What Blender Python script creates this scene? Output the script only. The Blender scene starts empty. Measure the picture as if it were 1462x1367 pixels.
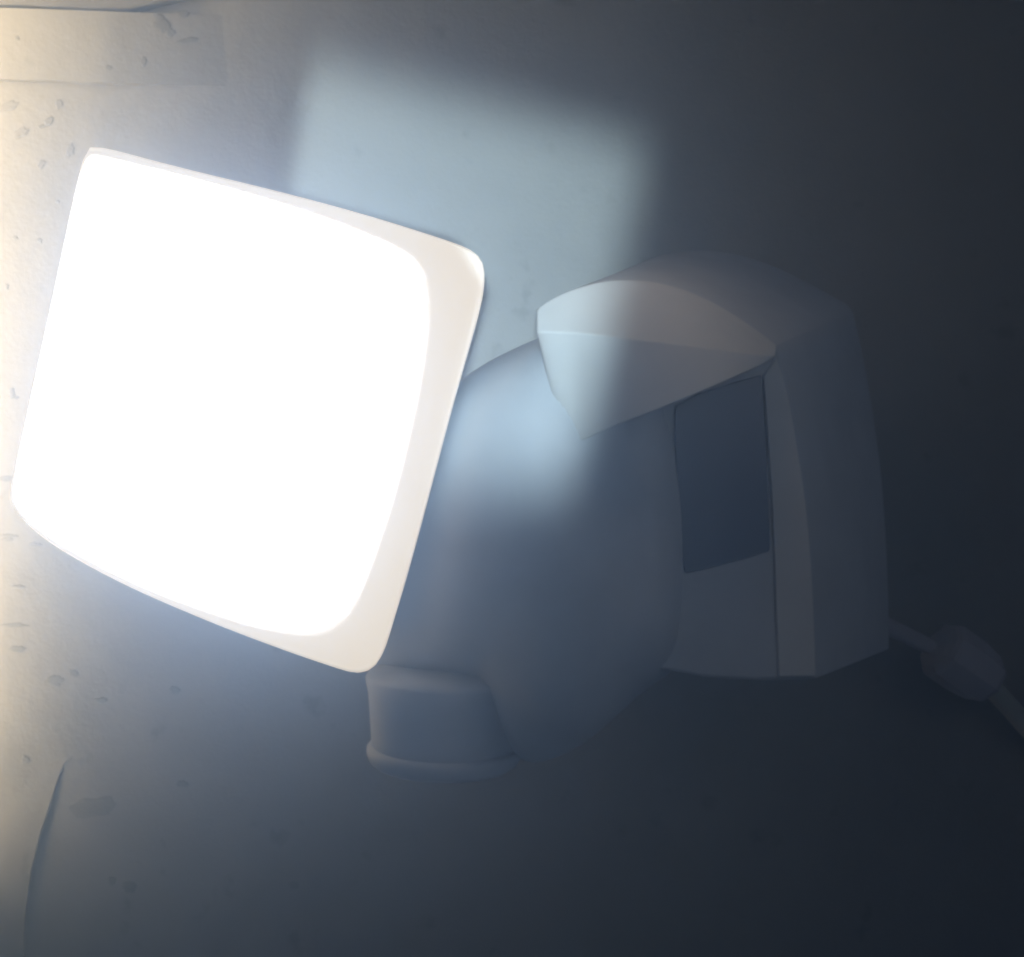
import bpy, bmesh, math, random
from mathutils import Vector, Matrix, noise

random.seed(7)
C = bpy.context.scene.collection
SC = bpy.context.scene

# ------------------------------------------------------------------ camera, world, lamps, exposure
CAM_Z = 2.2
S = 0.5                                   # metres per layout unit
FOV = math.radians(52.0)
W, H = 1462.0, 1367.0
F = W / 2 / math.tan(FOV / 2)

cam_d = bpy.data.cameras.new('camera')
cam = bpy.data.objects.new('camera', cam_d)
C.objects.link(cam)
cam.location = (0, 0, CAM_Z)
cam.rotation_euler = (math.radians(90), 0, 0)
cam_d.sensor_width = 36
cam_d.lens = 18 / math.tan(FOV / 2)
cam_d.clip_start = 0.01
cam_d.clip_end = 50
SC.camera = cam

SC.view_settings.view_transform = 'Standard'
SC.view_settings.look = 'None'
SC.view_settings.exposure = 0.0
SC.view_settings.gamma = 1.0
SC.cycles.filter_width = 2.6
SC.cycles.use_denoising = True
SC.cycles.max_bounces = 8
SC.cycles.diffuse_bounces = 4
SC.cycles.volume_bounces = 1
SC.cycles.sample_clamp_indirect = 4.0

world = bpy.data.worlds.new('World')
SC.world = world
world.use_nodes = True
bg = world.node_tree.nodes['Background']
bg.inputs['Color'].default_value = (0.37, 0.50, 0.66, 1)     # night sky, dim and blue
bg.inputs['Strength'].default_value = 0.045


def P(x, y, d):
    """point of the place: direction given in photo pixels, distance along the view in layout units"""
    return Vector(((x - W / 2) / F * d * S, d * S, CAM_Z - (y - H / 2) / F * d * S))


def lamp(name, kind, loc, target, energy, color, **kw):
    l = bpy.data.lights.new(name, kind)
    l.energy = energy
    l.color = color
    for k, v in kw.items():
        setattr(l, k, v)
    o = bpy.data.objects.new(name, l)
    C.objects.link(o)
    o.location = loc
    o.rotation_euler = (Vector(target) - Vector(loc)).to_track_quat('-Z', 'Y').to_euler()
    return o


# warm lamp further left on the same wall (lights the left strip of paint)
lamp('neighbour_lamp', 'AREA', P(-430, 340, 1.18), P(-190, 340, 1.36), 4.6, (1.0, 0.78, 0.50),
     shape='RECTANGLE', size=0.05, size_y=0.80, spread=math.radians(143))
# added warm fill just above the frame: picks out the upward faces of the plastic
lamp('warm_fill', 'AREA', P(900, -40, 0.69), P(960, 470, 0.80), 0.015, (1.0, 0.82, 0.66), size=0.03, spread=math.radians(140))

# added fill right of the viewer, lifts the plastic off the wall
lamp('front_fill', 'AREA', (0.29, 0.04, CAM_Z + 0.13), P(960, 740, 0.84), 0.115, (0.88, 0.90, 0.95), size=0.22)


def smooth(nt, val, a, b):
    n = nt.nodes.new('ShaderNodeMapRange')
    n.interpolation_type = 'SMOOTHERSTEP'
    nt.links.new(val, n.inputs['Value'])
    n.inputs['From Min'].default_value = a
    n.inputs['From Max'].default_value = b
    return n.outputs['Result']


def mul(nt, a, b, op='MULTIPLY'):
    n = nt.nodes.new('ShaderNodeMath')
    n.operation = op
    for i, v in enumerate((a, b)):
        if isinstance(v, (int, float)):
            n.inputs[i].default_value = v
        else:
            nt.links.new(v, n.inputs[i])
    return n.outputs[0]


# projector added at the camera: throws a soft-edged four-sided lens ghost as light
ghost_lamp = lamp('ghost_lamp', 'SPOT', (0.0, -0.006, CAM_Z + 0.003), (0.0, 1.0, CAM_Z + 0.003), 14.0, (0.63, 0.84, 0.97),
             shadow_soft_size=0.004, spot_size=math.radians(80), spot_blend=0.0)
tl = ghost_lamp.data
tl.use_nodes = True
nt = tl.node_tree
em = nt.nodes['Emission']
tc = nt.nodes.new('ShaderNodeTexCoord')
sep = nt.nodes.new('ShaderNodeSeparateXYZ')
nt.links.new(tc.outputs['Normal'], sep.inputs[0])
GHOST_SIGN = 1.0
az = mul(nt, sep.outputs['Z'], 0.0, 'ADD')
n_abs = nt.nodes.new('ShaderNodeMath'); n_abs.operation = 'ABSOLUTE'
nt.links.new(sep.outputs['Z'], n_abs.inputs[0])
u = mul(nt, mul(nt, sep.outputs['X'], n_abs.outputs[0], 'DIVIDE'), F)          # photo pixels right of the axis
v = mul(nt, mul(nt, sep.outputs['Y'], n_abs.outputs[0], 'DIVIDE'), F)          # up


def edge(x0, y0, x1, y1, soft):
    """soft half plane: lit on the left of the directed line (pixel coordinates, y down)"""
    ax, ay = x0 - W / 2, H / 2 - y0
    bx, by = x1 - W / 2, H / 2 - y1
    dx, dy = bx - ax, by - ay
    L = math.hypot(dx, dy)
    nx, ny = -dy / L, dx / L
    c = -(nx * ax + ny * ay)
    s = mul(nt, mul(nt, mul(nt, u, nx), mul(nt, v, ny), 'ADD'), c, 'ADD')
    return smooth(nt, s, -soft, soft)


m = mul(nt, edge(452, 80, 396, 420, 30), edge(400, 660, 850, 705, 115))          # left, bottom
m = mul(nt, m, edge(792, 760, 922, 200, 66))                                    # right
m = mul(nt, m, edge(940, 228, 440, 104, 82))                                     # top
# mask that keeps the added beam off the glaring head
head_mask = mul(nt, edge(702, 367, 122, 199, 8), edge(551, 972, 716, 362, 10))
head_mask = mul(nt, head_mask, edge(708, 440, 645, 338, 8))
m = mul(nt, m, mul(nt, 1.0, head_mask, 'SUBTRACT'))
fall = nt.nodes.new('ShaderNodeLightFalloff')
fall.inputs['Strength'].default_value = 5.7
nt.links.new(mul(nt, m, fall.outputs['Constant']), em.inputs['Strength'])


# ------------------------------------------------------------------ materials
def new_mat(name):
    mt = bpy.data.materials.new(name)
    mt.use_nodes = True
    return mt, mt.node_tree, mt.node_tree.nodes['Principled BSDF']


def noise_node(nt, scale, detail=4, rough=0.55, vec=None):
    n = nt.nodes.new('ShaderNodeTexNoise')
    n.inputs['Scale'].default_value = scale
    n.inputs['Detail'].default_value = detail
    n.inputs['Roughness'].default_value = rough
    if vec is not None:
        nt.links.new(vec, n.inputs['Vector'])
    return n.outputs['Fac']


def ramp(nt, fac, stops):
    r = nt.nodes.new('ShaderNodeValToRGB')
    nt.links.new(fac, r.inputs['Fac'])
    e = r.color_ramp.elements
    e[0].position, e[0].color = stops[0][0], (*stops[0][1], 1)
    e[1].position, e[1].color = stops[-1][0], (*stops[-1][1], 1)
    for p, c in stops[1:-1]:
        k = e.new(p)
        k.color = (*c, 1)
    return r.outputs['Color']


def bump(nt, bsdf, height, strength, dist):
    b = nt.nodes.new('ShaderNodeBump')
    b.inputs['Strength'].default_value = strength
    b.inputs['Distance'].default_value = dist
    nt.links.new(height, b.inputs['Height'])
    nt.links.new(b.outputs['Normal'], bsdf.inputs['Normal'])


def coords(nt):
    t = nt.nodes.new('ShaderNodeTexCoord')
    return t.outputs['Object']


def plastic(name, col, rough=0.58):
    mt, nt, b = new_mat(name)
    v = coords(nt)
    c = ramp(nt, noise_node(nt, 18, 5, 0.6, v), [(0.3, tuple(k * 0.86 for k in col)), (0.62, col)])
    nt.links.new(c, b.inputs['Base Color'])
    b.inputs['Specular IOR Level'].default_value = 0.25
    r = ramp(nt, noise_node(nt, 60, 3, 0.6, v), [(0.3, (rough - .08,) * 3), (0.7, (rough + .12,) * 3)])
    nt.links.new(r, b.inputs['Roughness'])
    bump(nt, b, noise_node(nt, 1400, 2, 0.5, v), 0.06, 0.0004)
    return mt


def painted(name, col, stain, scale=7.0, strength=0.2):
    mt, nt, b = new_mat(name)
    v = coords(nt)
    base = ramp(nt, noise_node(nt, scale, 6, 0.62, v), [(0.28, stain), (0.5, col), (0.75, tuple(k * 1.06 for k in col))])
    spots = ramp(nt, noise_node(nt, 46, 3, 0.5, v), [(0.66, (1, 1, 1)), (0.76, (0.72, 0.70, 0.68))])
    mx = nt.nodes.new('ShaderNodeMix')
    mx.data_type = 'RGBA'
    mx.blend_type = 'MULTIPLY'
    mx.inputs['Factor'].default_value = 0.8
    nt.links.new(base, mx.inputs['A'])
    nt.links.new(spots, mx.inputs['B'])
    nt.links.new(mx.outputs['Result'], b.inputs['Base Color'])
    b.inputs['Roughness'].default_value = 0.7
    h = mul(nt, noise_node(nt, 38, 6, 0.6, v), mul(nt, noise_node(nt, 420, 3, 0.6, v), 0.25), 'ADD')
    bump(nt, b, h, strength, 0.004)
    return mt


M_PLASTIC = plastic('white_plastic', (0.64, 0.64, 0.63))
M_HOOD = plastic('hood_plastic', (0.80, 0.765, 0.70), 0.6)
M_KNOB = plastic('knuckle_plastic', (0.80, 0.79, 0.77), 0.5)  # paler than the body: light caught by knuckle and ring put into colour
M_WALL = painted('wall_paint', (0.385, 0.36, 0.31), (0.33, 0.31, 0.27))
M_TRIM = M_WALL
M_SOFFIT = painted('soffit_shade', (0.26, 0.235, 0.20), (0.20, 0.185, 0.16))  # darker than the wall: shade of the gap above the trim put into colour
M_CHIP = painted('bare_render', (0.30, 0.28, 0.245), (0.25, 0.235, 0.21), 60.0)
M_CABLE = plastic('cable_sheath', (0.80, 0.76, 0.62), 0.4)
M_CONN = plastic('connector_plastic', (0.70, 0.64, 0.64), 0.5)

M_WINDOW, nt, b = new_mat('smoked_window')
b.inputs['Base Color'].default_value = (0.12, 0.155, 0.225, 1)
b.inputs['Roughness'].default_value = 0.28
bump(nt, b, noise_node(nt, 300, 2, 0.5, coords(nt)), 0.05, 0.0005)

LED = 6.5
M_LED, nt, b = new_mat('lit_diffuser')
b.inputs['Base Color'].default_value = (0.8, 0.8, 0.8, 1)
b.inputs['Emission Color'].default_value = (1.0, 0.985, 0.96, 1)
b.inputs['Emission Strength'].default_value = LED
# the milky rim of the cover glows a little: LEDs behind it, plastic in front
M_RIM, nt, b = new_mat('milky_rim')
v = coords(nt)
b.inputs['Base Color'].default_value = (0.75, 0.72, 0.68, 1)
b.inputs['Roughness'].default_value = 0.35
b.inputs['Emission Color'].default_value = (1.0, 0.83, 0.60, 1)
b.inputs['Emission Strength'].default_value = 0.88


# ------------------------------------------------------------------ helpers
def obj(name, verts, faces, mat, parent=None, smooth_shade=False, origin=None):
    me = bpy.data.meshes.new(name)
    o0 = Vector(origin) if origin is not None else Vector((0, 0, 0))
    me.from_pydata([tuple(Vector(p) - o0) for p in verts], [], faces)
    bm = bmesh.new()
    bm.from_mesh(me)
    bmesh.ops.recalc_face_normals(bm, faces=bm.faces)
    bm.to_mesh(me)
    bm.free()
    if smooth_shade:
        for p in me.polygons:
            p.use_smooth = True
    me.materials.append(mat)
    o = bpy.data.objects.new(name, me)
    C.objects.link(o)
    o.location = o0
    if parent is not None:
        bpy.context.view_layer.update()
        o.parent = parent
        o.matrix_parent_inverse = parent.matrix_world.inverted()
    return o


def bevel(o, width, seg=3, angle=35):
    mod = o.modifiers.new('bevel', 'BEVEL')
    mod.width = width
    mod.segments = seg
    mod.limit_method = 'ANGLE'
    mod.angle_limit = math.radians(angle)
    for p in o.data.polygons:
        p.use_smooth = True
    try:
        mod.harden_normals = True
    except Exception:
        pass
    return o


def empty(name, loc, label, cat):
    o = bpy.data.objects.new(name, None)
    C.objects.link(o)
    o.location = loc
    o.empty_display_size = 0.03
    o['label'] = label
    o['category'] = cat
    bpy.context.view_layer.update()
    return o


def chaikin(pts, n=2):
    for _ in range(n):
        q = []
        for i in range(len(pts)):
            a, b = pts[i], pts[(i + 1) % len(pts)]
            q.append((a[0] * .75 + b[0] * .25, a[1] * .75 + b[1] * .25))
            q.append((a[0] * .25 + b[0] * .75, a[1] * .25 + b[1] * .75))
        pts = q
    return pts


def radial(pts, c, n):
    """outline resampled at n equal angles round c"""
    out = []
    for k in range(n):
        a = 2 * math.pi * k / n
        dx, dy = math.cos(a), math.sin(a)
        best = 0
        for i in range(len(pts)):
            p, q = pts[i], pts[(i + 1) % len(pts)]
            ex, ey = q[0] - p[0], q[1] - p[1]
            den = dx * ey - dy * ex
            if abs(den) < 1e-9:
                continue
            px, py = p[0] - c[0], p[1] - c[1]
            t = (px * ey - py * ex) / den
            s = (px * dy - py * dx) / den
            if -1e-6 <= s <= 1 + 1e-6 and t > best:
                best = t
        out.append((c[0] + dx * best, c[1] + dy * best))
    return out


def rings(name, loops, mat, parent=None, cap_a=True, cap_b=True, smooth_shade=True):
    n = len(loops[0])
    verts = [p for L in loops for p in L]
    faces = []
    for r in range(len(loops) - 1):
        for k in range(n):
            k2 = (k + 1) % n
            faces.append((r * n + k, r * n + k2, (r + 1) * n + k2, (r + 1) * n + k))
    if cap_a:
        faces.append(tuple(range(n)))
    if cap_b:
        faces.append(tuple((len(loops) - 1) * n + k for k in range(n)))
    return obj(name, verts, faces, mat, parent, smooth_shade)


# ------------------------------------------------------------------ wall
WD = 1.36                                       # distance of the wall (layout units)
WY = WD * S
wall_me_v, wall_f = [], []


def relief(x, z):
    return 0.0011 * noise.noise(Vector((x * 7, z * 7, 3))) + 0.0004 * noise.noise(Vector((x * 26, z * 26, 9)))


def on_wall(x, y, h):
    p = P(x, y, WD)
    return Vector((p.x, WY - relief(p.x, p.z) - h, p.z))


NX, NZ = 260, 210
X0, X1, Z0, Z1 = -0.9, 0.9, CAM_Z - 0.8, CAM_Z + 0.62
for j in range(NZ + 1):
    for i in range(NX + 1):
        x = X0 + (X1 - X0) * i / NX
        z = Z0 + (Z1 - Z0) * j / NZ
        h = relief(x, z)
        wall_me_v.append((x, WY - h, z))
nv = len(wall_me_v)
for j in range(NZ + 1):
    for i in range(NX + 1):
        x, y, z = wall_me_v[j * (NX + 1) + i]
        wall_me_v.append((x, WY + 0.12, z))
idx = lambda i, j, o=0: o + j * (NX + 1) + i
for j in range(NZ):
    for i in range(NX):
        wall_f.append((idx(i, j), idx(i + 1, j), idx(i + 1, j + 1), idx(i, j + 1)))
        wall_f.append((idx(i, j, nv), idx(i, j + 1, nv), idx(i + 1, j + 1, nv), idx(i + 1, j, nv)))
for i in range(NX):
    wall_f.append((idx(i, 0), idx(i, 0, nv), idx(i + 1, 0, nv), idx(i + 1, 0)))
    wall_f.append((idx(i, NZ), idx(i + 1, NZ), idx(i + 1, NZ, nv), idx(i, NZ, nv)))
for j in range(NZ):
    wall_f.append((idx(0, j), idx(0, j + 1), idx(0, j + 1, nv), idx(0, j, nv)))
    wall_f.append((idx(NX, j), idx(NX, j, nv), idx(NX, j + 1, nv), idx(NX, j + 1)))
wall = obj('wall', wall_me_v, wall_f, M_WALL, None, True)
wall['label'] = 'cream painted outdoor wall with chipped and flaking paint behind the floodlight'
wall['category'] = 'wall'


def board(name, y_top, y_bot, slope, proud, mat, x0=-1000, x1=400, taper=0, fade=0.0, tilt=0.0, depth_back=0.004, nseg=90):
    """horizontal board on the wall; slightly wavy lower arris"""
    v, f = [], []
    front = WD - proud / S
    prof = len([0, 1, 2, 3])
    for k in range(nseg + 1):
        t = k / nseg
        px = x0 + (x1 - x0) * t
        front = WD - proud / S * (1 - min(1, max(0, (px - 150) / 240)) * fade)
        yt = y_top + slope * px
        yb = y_bot + slope * px + 1.6 * noise.noise(Vector((px * 0.02, 1, y_bot)))
        yb -= taper * max(0.0, (px - 180) / 220.0)
        a = P(px, yt, front); b_ = P(px, yb, front + (WD - front) * tilt)
        v += [(a.x, WY + depth_back, a.z), (a.x, a.y, a.z), (b_.x, b_.y, b_.z), (b_.x, WY + depth_back, b_.z)]
    for k in range(nseg):
        for q in range(4):
            q2 = (q + 1) % 4
            f.append((k * 4 + q, k * 4 + q2, k * 4 + 4 + q2, k * 4 + 4 + q))
    f.append((0, 1, 2, 3))
    f.append((nseg * 4, nseg * 4 + 3, nseg * 4 + 2, nseg * 4 + 1))
    o = obj(name, v, f, mat, wall)
    return bevel(o, 0.0018, 2, 40)


board('trim_board', 11, 113, 0.035, 0.0085, M_TRIM, fade=1.45, tilt=0.6)
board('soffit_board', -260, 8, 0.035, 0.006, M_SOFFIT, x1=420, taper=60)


def blob(cx, cy, rx, ry, seed, n=26, rot=0.0, rag=0.35):
    out = []
    for k in range(n):
        a = 2 * math.pi * k / n
        r = 1 + rag * noise.noise(Vector((math.cos(a) * 1.6 + seed * 7.1, math.sin(a) * 1.6, seed)))
        x, y = rx * r * math.cos(a), ry * r * math.sin(a)
        out.append((cx + x * math.cos(rot) - y * math.sin(rot), cy + x * math.sin(rot) + y * math.cos(rot)))
    return out


def chip(cx, cy, rx, ry, seed, rot=0.0, lift=0.0022, name='paint_chip', mat=None, base=0.0, rag=0.45, surf=None):
    surf = surf or on_wall
    """a scab of old render standing proud where the paint has come away"""
    ol = blob(cx, cy, rx, ry, seed, 26, rot, rag)
    mid = (sum(p[0] for p in ol) / len(ol), sum(p[1] for p in ol) / len(ol))
    sc = lambda k: [(mid[0] + (x - mid[0]) * k, mid[1] + (y - mid[1]) * k) for x, y in ol]
    loops = [[surf(x, y, base - 0.0009) for x, y in ol], [surf(x, y, base + 0.2 * lift) for x, y in ol],
             [surf(x, y, base + lift) for x, y in sc(.7)]]
    return rings(name, loops, mat or M_CHIP, wall, True, True, False)


for k, (cx, cy, rx, ry, rot) in enumerate([
        (70, 174, 8, 5, -0.9), (60, 181, 6, 2.5, -.2), (59, 235, 8, 4.5, -0.9), (85, 148, 6, 7, .3),
        (100, 215, 6, 10, .2), (30, 190, 12, 7, -.5), (12, 152, 15, 7, -.4), (155, 98, 5, 4, 0), (200, 100, 6, 4, .4),
        (22, 340, 4, 3, 0), (57, 344, 4, 4, .5), (10, 410, 3, 4, 0), (82, 288, 3, 2, 0), (17, 560, 4, 7, 0),
        (20, 568, 7, 2.5, 0), (8, 683, 12, 4, 0), (10, 770, 8, 4, 0), (12, 765, 14, 3, .1), (50, 778, 10, 3.5, 0),
        (25, 838, 10, 2.5, 0), (20, 893, 18, 3, 0), (24, 927, 13, 5, 0), (78, 972, 13, 8, 0), (105, 962, 8, 5, .3),
        (132, 1152, 34, 14, -.1), (250, 985, 8, 6, .3), (36, 1085, 6, 6, 0), (185, 1266, 10, 8, 0),
        (160, 1258, 6, 6, 0), (260, 1120, 9, 5, 0), (420, 1265, 8, 6, 0), (145, 1000, 9, 4, 0)]):
    chip(cx, cy, rx, ry, k + 1, rot, 0.00022, base=0.00008)


def on_trim(x, y, h):
    p = 0.0085 * (1 - min(1, max(0, (x - 150) / 240)) * 1.45)
    t = (y - (11 + 0.035 * x)) / 102.0
    return P(x, y, WD - (p * (1 - 0.6 * t) + h) / S)


# flaked spots on the trim board
for k, (cx, cy, rx, ry, rot) in enumerate([(232, 34, 11, 16, -0.5), (243, 47, 7, 7, .2), (262, 20, 9, 6, 0),
                                           (268, 58, 16, 4, -.2), (155, 97, 5, 4, 0), (24, 55, 4, 3, 0), (205, 88, 5, 7, 0)]):
    chip(cx, cy, rx, ry, k + 51, rot, 0.00022, base=0.0001, surf=on_trim)

# sheet of old plaster that has come loose at lower left, its torn edge standing off the wall
edge_pts = [(182, 900), (172, 935), (160, 970), (147, 1005), (131, 1040), (116, 1065), (104, 1080), (92, 1092), (82, 1112), (74, 1140), (66, 1165),
            (58, 1190), (52, 1215), (46, 1245), (41, 1270), (38, 1300), (36, 1335), (34, 1370), (30, 1430), (26, 1500)]
v, f = [], []
NC = 14
for j, (ex, ey) in enumerate(edge_pts):
    up = min(1.0, j / 13.0)
    up = up * up * (3 - 2 * up)
    for i in range(NC + 1):
        t = i / NC
        x = ex - (1 - t) * 150
        jag = 3.0 * noise.noise(Vector((ey * 0.06, 4, 1))) * t ** 4
        v.append(on_wall(x + jag, ey, -0.0012 + up * (0.0018 * t ** .5 + 0.0011 * t ** 5)))
nf = len(v)
for j, (ex, ey) in enumerate(edge_pts):
    for i in range(NC + 1):
        p = v[j * (NC + 1) + i]
        v.append(Vector((p.x, p.y + 0.0016 + 0.004 * (1 - i / NC), p.z)))
R = len(edge_pts)
gi = lambda j, i, o=0: o + j * (NC + 1) + i
for j in range(R - 1):
    for i in range(NC):
        f.append((gi(j, i), gi(j, i + 1), gi(j + 1, i + 1), gi(j + 1, i)))
        f.append((gi(j, i, nf), gi(j + 1, i, nf), gi(j + 1, i + 1, nf), gi(j, i + 1, nf)))
    f.append((gi(j, NC), gi(j, NC, nf), gi(j + 1, NC, nf), gi(j + 1, NC)))
    f.append((gi(j, 0), gi(j + 1, 0), gi(j + 1, 0, nf), gi(j, 0, nf)))
for i in range(NC):
    f.append((gi(0, i), gi(0, i, nf), gi(0, i + 1, nf), gi(0, i + 1)))
    f.append((gi(R - 1, i), gi(R - 1, i + 1), gi(R - 1, i + 1, nf), gi(R - 1, i, nf)))
obj('loose_plaster', v, f, M_WALL, wall, False)

# ------------------------------------------------------------------ floodlight
fl = empty('floodlight', P(800, 760, 1.30),
           'white plastic security floodlight, its square LED panel glaring beside a dark motion sensor', 'floodlight')

# --- lamp head: plane fitted to the panel, 24 degrees to the left
TLp, TRp, BLp = P(122, 205, 1.0), P(700, 362, 0.83182), P(8, 722, 1.0525)
ux = (TRp - TLp).normalized()
nrm = ux.cross((TLp - BLp).normalized()).normalized()
if nrm.y > 0:
    nrm = -nrm
O = TLp


def on_head(x, y, z=0.0):
    """where the view direction of pixel (x, y) meets the head's front plane, then z metres out of it"""
    r = P(x, y, 1.0) - Vector((0, 0, CAM_Z))
    t = (O - Vector((0, 0, CAM_Z))).dot(nrm) / r.dot(nrm)
    return Vector((0, 0, CAM_Z)) + r * t + nrm * z


outer = [(130, 210), (150, 211), (250, 238), (400, 274), (520, 306), (640, 344), (676, 358), (692, 378), (690, 425),
         (664, 515), (640, 600), (590, 790), (556, 905), (545, 937), (530, 957), (508, 963), (470, 951), (400, 927),
         (300, 889), (190, 842), (110, 800), (60, 768), (32, 742), (18, 720), (15, 705), (20, 680), (60, 505),
         (100, 325), (120, 232), (124, 216), (126, 211)]
inner = [(131, 224), (136, 223), (160, 228), (300, 262), (450, 306), (560, 350), (597, 374), (610, 402), (612, 480), (592, 600),
         (560, 725), (522, 832), (498, 878), (465, 901), (420, 903), (340, 886), (200, 835), (100, 782), (50, 748),
         (27, 722), (24, 700), (32, 655), (82, 425), (118, 252)]
cc = (335, 585)
N = 200
out_r = radial(chaikin(outer, 2), cc, N)
in_r = radial(chaikin(inner, 2), cc, N)
head_c = on_head(*cc)


def head_loop(pts, z, k=1.0):
    return [head_c + (on_head(x, y) - head_c) * k + nrm * z for x, y in pts]


def mixr(a, b, t):
    return [(p[0] * (1 - t) + q[0] * t, p[1] * (1 - t) + q[1] * t) for p, q in zip(a, b)]


TK = lambda z: 1 + z * 4.6
housing = rings('lamp_housing',
                [head_loop(out_r, z, TK(z) * q) for z, q in ((-0.0034, .992), (-0.0040, 1), (-0.0145, 1), (-0.024, 1), (-0.036, .985),
                                                             (-0.045, .95), (-0.048, .86))],
                M_PLASTIC, fl)
rings('bezel', [head_loop(out_r, -0.0030, TK(-.0030) * .996), head_loop(out_r, -0.0024, TK(-.0024)),
                head_loop(out_r, -0.0015, TK(-.0015)), head_loop(out_r, -0.0004, 0.9995),
                head_loop(mixr(out_r, in_r, .10), 0.0005), head_loop(mixr(out_r, in_r, .45), 0.0020),
                head_loop(mixr(out_r, in_r, .85), 0.0026), head_loop(in_r, 0.0020), head_loop(in_r, -0.004)],
      M_RIM, housing, True, False)
dl = [head_loop(in_r, -0.003, 0.998)]
for k in range(0, 10):
    t = k / 10
    dl.append(head_loop(in_r, 0.0006 + 0.0012 * (1 - (1 - t) ** 2), (1 - t ** 1.6) * 0.998 + 0.02))
rings('diffuser', dl, M_LED, housing)

# --- knuckle under the head
def lathe(name, base, axis, prof, mat, parent, n=72, side=Vector((1, 0, 0)), squash=1.0):
    axis = axis.normalized()
    a = (side - axis * side.dot(axis)).normalized()
    b = axis.cross(a) * squash
    loops = []
    for r, h in prof:
        loops.append([base + axis * h + (a * math.cos(2 * math.pi * k / n) + b * math.sin(2 * math.pi * k / n)) * r
                      for k in range(n)])
    return rings(name, loops, mat, parent)


KD = 0.955
px = KD * S / F                                    # metres per pixel there
kb = P(634, 1080, KD)
kax = Vector((0.03, 0.0, 1.0))
knuckle = lathe('knuckle', kb, kax, [(98 * px, 8 * px), (103 * px, 12 * px), (104.5 * px, 30 * px), (110 * px, 90 * px),
                                     (115 * px, 112 * px), (110 * px, 120 * px), (70 * px, 124 * px)],
                M_KNOB, fl)
lathe('knuckle_ring', kb, kax, [(80 * px, -12 * px), (98 * px, -10 * px), (106 * px, -4 * px), (110 * px, 6 * px),
                                (110 * px, 13 * px), (107 * px, 17 * px), (101 * px, 18 * px)], M_KNOB, knuckle)
# arm from the knuckle up to the back of the head
ac = head_c - nrm * 0.046
kt = P(700, 800, 1.02)
lathe('arm', kt, ac - kt, [(0.014, 0.0), (0.016, 0.004), (0.016, (ac - kt).length * .5), (0.020, (ac - kt).length)],
      M_PLASTIC, fl, 40)

# --- junction box: the big rounded body between head and sensor
body_ol = [(610, 585), (645, 552), (690, 520), (730, 500), (770, 482), (830, 470), (900, 480), (950, 540), (985, 700),
           (985, 880), (968, 955), (920, 985), (890, 1013), (850, 1050), (810, 1076), (770, 1090), (745, 1088),
           (728, 1066), (708, 1024), (686, 972), (676, 964), (600, 966), (530, 962), (500, 935), (480, 850), (520, 740), (575, 640)]
bc = (790, 760)
body_r = radial(chaikin(body_ol, 2), bc, 140)


def body_loop(k, d):
    out = []
    for x, y in body_r:
        x, y = bc[0] + (x - bc[0]) * k, bc[1] + (y - bc[1]) * k
        t = (800 - x) / 45.0
        out.append(P(x, y, min(1.352, d + 0.00062 * 45.0 * math.log1p(math.exp(t)))))
    return out


BD = 0.890
loops = [body_loop(0.55, 1.352), body_loop(0.72, 1.30), body_loop(0.86, 1.15), body_loop(0.96, 1.04), body_loop(1.0, BD)]
for k in range(1, 12):
    a = k / 11 * math.pi / 2
    loops.append(body_loop(max(0.02, math.cos(a) ** 0.22), BD - 0.105 * math.sin(a)))
rings('junction_box', loops, M_PLASTIC, fl)

# --- motion sensor
def curve(pts, n):
    """Catmull-Rom through pts, n samples"""
    out = []
    m_ = len(pts) - 1
    for k in range(n):
        t = k / (n - 1) * m_
        i = min(int(t), m_ - 1)
        s = t - i
        p0, p1, p2, p3 = pts[max(i - 1, 0)], pts[i], pts[i + 1], pts[min(i + 2, m_)]
        out.append(tuple(0.5 * (2 * p1[q] + (p2[q] - p0[q]) * s + (2 * p0[q] - 5 * p1[q] + 4 * p2[q] - p3[q]) * s * s
                                + (3 * p1[q] - p0[q] - 3 * p2[q] + p3[q]) * s ** 3) for q in range(len(p1))))
    return out


NA = 41
front_arch = curve([(766, 442), (795, 423), (835, 408), (870, 401), (905, 400), (940, 404), (980, 415), (1020, 433),
                    (1060, 457), (1095, 482), (1110, 494)], NA)
back_arch = curve([(888, 430), (890, 400), (912, 379), (945, 364), (980, 359), (1015, 358), (1060, 365), (1110, 382), (1160, 407),
                   (1200, 429), (1212, 437), (1219, 447)], NA)
front_side = curve([(1110, 494), (1124, 550), (1138, 630), (1150, 710), (1158, 800), (1163, 890), (1166, 970)], 15)
back_side = curve([(1219, 447), (1233, 510), (1247, 590), (1258, 670), (1265, 760), (1269, 850), (1270, 928)], 15)
front_bot = curve([(1166, 970), (1110, 973), (1050, 972), (1000, 968), (962, 960), (880, 950)], 11)
back_bot = curve([(1270, 928), (1200, 932), (1140, 930), (1080, 930), (1040, 925), (960, 910)], 11)
front_l = curve([(880, 950), (840, 700), (800, 560), (766, 442)], 11)
back_l = curve([(960, 910), (930, 700), (900, 560), (888, 430)], 11)
fo = front_arch + front_side[1:] + front_bot[1:] + front_l[1:-1]
bo = back_arch + back_side[1:] + back_bot[1:] + back_l[1:-1]
DF, DB = 0.815, 1.03
fd = lambda x, y: DF + 0.02 * (x - 766) / 400.0
loopF = [P(x, y, fd(x, y)) for x, y in fo]
loopB = [P(x, y, DB) for x, y in bo]
cB = sum(loopB, Vector()) / len(loopB)
loopB2 = [cB + (p - cB) * 0.82 + Vector((0, 0.02, 0)) for p in loopB]
loopB3 = [cB + (p - cB) * 0.45 + Vector((-.03, 0.15, 0)) for p in loopB]
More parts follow.
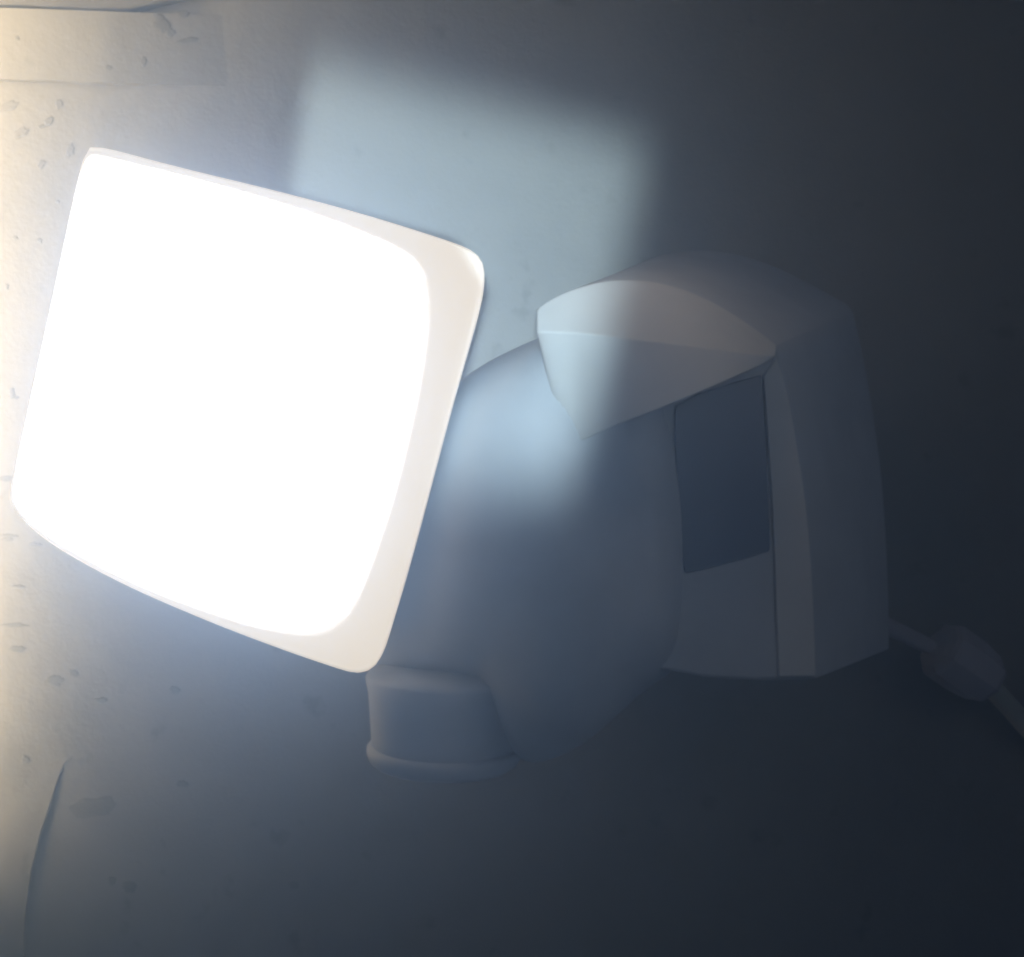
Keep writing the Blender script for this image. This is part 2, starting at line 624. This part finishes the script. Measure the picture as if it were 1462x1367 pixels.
mid = [a * 0.97 + b_ * 0.03 for a, b_ in zip(loopF, loopB)]
cF = sum(loopF, Vector()) / len(loopF)
loopF0 = [cF + (p - cF) * 0.992 + Vector((0, 0.0005, 0)) for p in loopF]
shell = rings('sensor_housing', [loopF0, mid, loopB, loopB2, loopB3], M_PLASTIC, fl, True, True, False)
bevel(shell, 0.0022, 3, 28)

# hood: arched front facet leaning back over a lip, and the sloping underside below it
lip = curve([(766, 474), (815, 475), (860, 479), (940, 489), (1020, 499), (1075, 506), (1108, 509)], NA)
root = curve([(806, 640), (835, 628), (870, 612), (940, 585), (1020, 552), (1070, 530), (1102, 514)], NA)
v, f = [], []
rows = []
hb = lambda k: 0.875 - 0.05 * (k / (NA - 1)) ** 2
for (rowpts, dfun) in ((front_arch, lambda k: fd(*front_arch[k]) - 0.001),
                       (lip, lambda k: 0.772 + 0.042 * abs(k / (NA - 1) - .45) ** 1.8 / .34),
                       (root, lambda k: 0.764 + (0.047 * (k / (NA - 1) - .5) ** 1.8 / .287 if k / (NA - 1) > .5
                                         else 0.058 * (.5 - k / (NA - 1)) ** 1.6 / .33))):
    rows.append([P(x, y, dfun(k)) for k, (x, y) in enumerate(rowpts)])
top_back = [p + Vector((0, 0.008, 0)) for p in rows[0]]
root_back = [p + Vector((0, 0.046, 0.004)) for p in rows[2]]
rows = [top_back] + rows + [root_back]
v = [p for r in rows for p in r]
nr = len(rows)
for r in range(nr):
    r2 = (r + 1) % nr
    for k in range(NA - 1):
        f.append((r * NA + k, r * NA + k + 1, r2 * NA + k + 1, r2 * NA + k))
f.append(tuple(r * NA for r in range(nr)))
f.append(tuple(r * NA + NA - 1 for r in range(nr)))
hood = obj('hood', v, f, M_HOOD, shell)
bevel(hood, 0.0014, 3, 24)


def plate(name, pts, dfront, thick, mat, parent, bev=0.001):
    a = [P(x, y, dfront(x, y)) for x, y in pts]
    b_ = [p + Vector((0, thick, 0)) for p in a]
    o = rings(name, [a, b_], mat, parent, True, True, False)
    return bevel(o, bev, 2, 40)


# right-hand cheek of the sensor, standing proud of the face
strip_out = curve([(1108, 510), (1124, 560), (1138, 636), (1150, 714), (1158, 800), (1163, 890), (1165, 966)], 20)
strip_in = curve([(1090, 538), (1094, 590), (1099, 660), (1103, 730), (1106, 800), (1109, 890), (1112, 967)], 20)
plate('cheek', strip_out + strip_in[::-1], lambda x, y: fd(x, y) - 0.0022, 0.004, M_HOOD, shell, 0.0006)
# dark window the sensor looks through
win = [(966, 572), (1086, 534), (1089, 540), (1094, 640), (1101, 783), (1096, 790), (982, 820), (976, 816), (970, 740),
       (962, 600)]
plate('sensor_window', chaikin(win, 1), lambda x, y: fd(x, y) - 0.0022, 0.004, M_WINDOW, shell, 0.0006)

# ------------------------------------------------------------------ cable at right
def tube(pts, r, n=14):
    pts = [Vector(p) for p in pts]
    loops = []
    for i, p in enumerate(pts):
        t = (pts[min(i + 1, len(pts) - 1)] - pts[max(i - 1, 0)]).normalized()
        a = t.cross(Vector((0, 1, 0.2))).normalized()
        b_ = t.cross(a).normalized()
        rr = r[i] if isinstance(r, list) else r
        loops.append([p + (a * math.cos(2 * math.pi * k / n) + b_ * math.sin(2 * math.pi * k / n)) * rr for k in range(n)])
    return loops


cable = empty('cable', P(1440, 1010, 1.32), 'pale cable with a blunt dark plug, lying on the wall at the right edge', 'cable')
cp = curve([(1405, 970, 1.29), (1420, 986, 1.295), (1440, 1008, 1.31), (1468, 1040, 1.32), (1520, 1100, 1.335), (1560, 1200, 1.34), (1575, 1400, 1.34)], 40)
rings('sheath', tube([P(*q) for q in cp], 0.0062), M_CABLE, cable)
c1 = curve([(1338, 922, 1.26), (1352, 932, 1.262), (1375, 948, 1.266), (1400, 966, 1.27), (1416, 978, 1.273)], 16)
rr = [0.009, 0.015, 0.0175, 0.0185, 0.0185, 0.0185, 0.0185, 0.0185, 0.0185, 0.018, 0.0175, 0.017, 0.0165, 0.0145, 0.011, 0.006]
plug = rings('plug', tube([P(*q) for q in c1], rr, 8), M_CONN, cable, True, True, False)
c2 = curve([(1240, 880, 1.22), (1285, 903, 1.25), (1330, 925, 1.27)], 14)
rings('lead', tube([P(*q) for q in c2], 0.005), M_CONN, cable)

# ------------------------------------------------------------------ volume added to give the lens glow round the panel
hx0, hx1, hy0, hy1, hz0, hz1 = -1.6, 1.6, -0.9, 1.4, CAM_Z - 1.8, CAM_Z + 1.2
hv = [(x, y, z) for z in (hz0, hz1) for y in (hy0, hy1) for x in (hx0, hx1)]
hf = [(0, 1, 3, 2), (4, 6, 7, 5), (0, 4, 5, 1), (2, 3, 7, 6), (0, 2, 6, 4), (1, 5, 7, 3)]
M_GLARE = bpy.data.materials.new('glare_volume')
M_GLARE.use_nodes = True
nt = M_GLARE.node_tree
for n in list(nt.nodes):
    nt.nodes.remove(n)
mo = nt.nodes.new('ShaderNodeOutputMaterial')
pv = nt.nodes.new('ShaderNodeVolumePrincipled')
pv.inputs['Color'].default_value = (0.46, 0.66, 1.0, 1)
pv.inputs['Density'].default_value = 0.68
pv.inputs['Anisotropy'].default_value = 0.77
nt.links.new(pv.outputs['Volume'], mo.inputs['Volume'])
glare_haze = obj('glare_haze', hv, hf, M_GLARE)
glare_haze['kind'] = 'stuff'
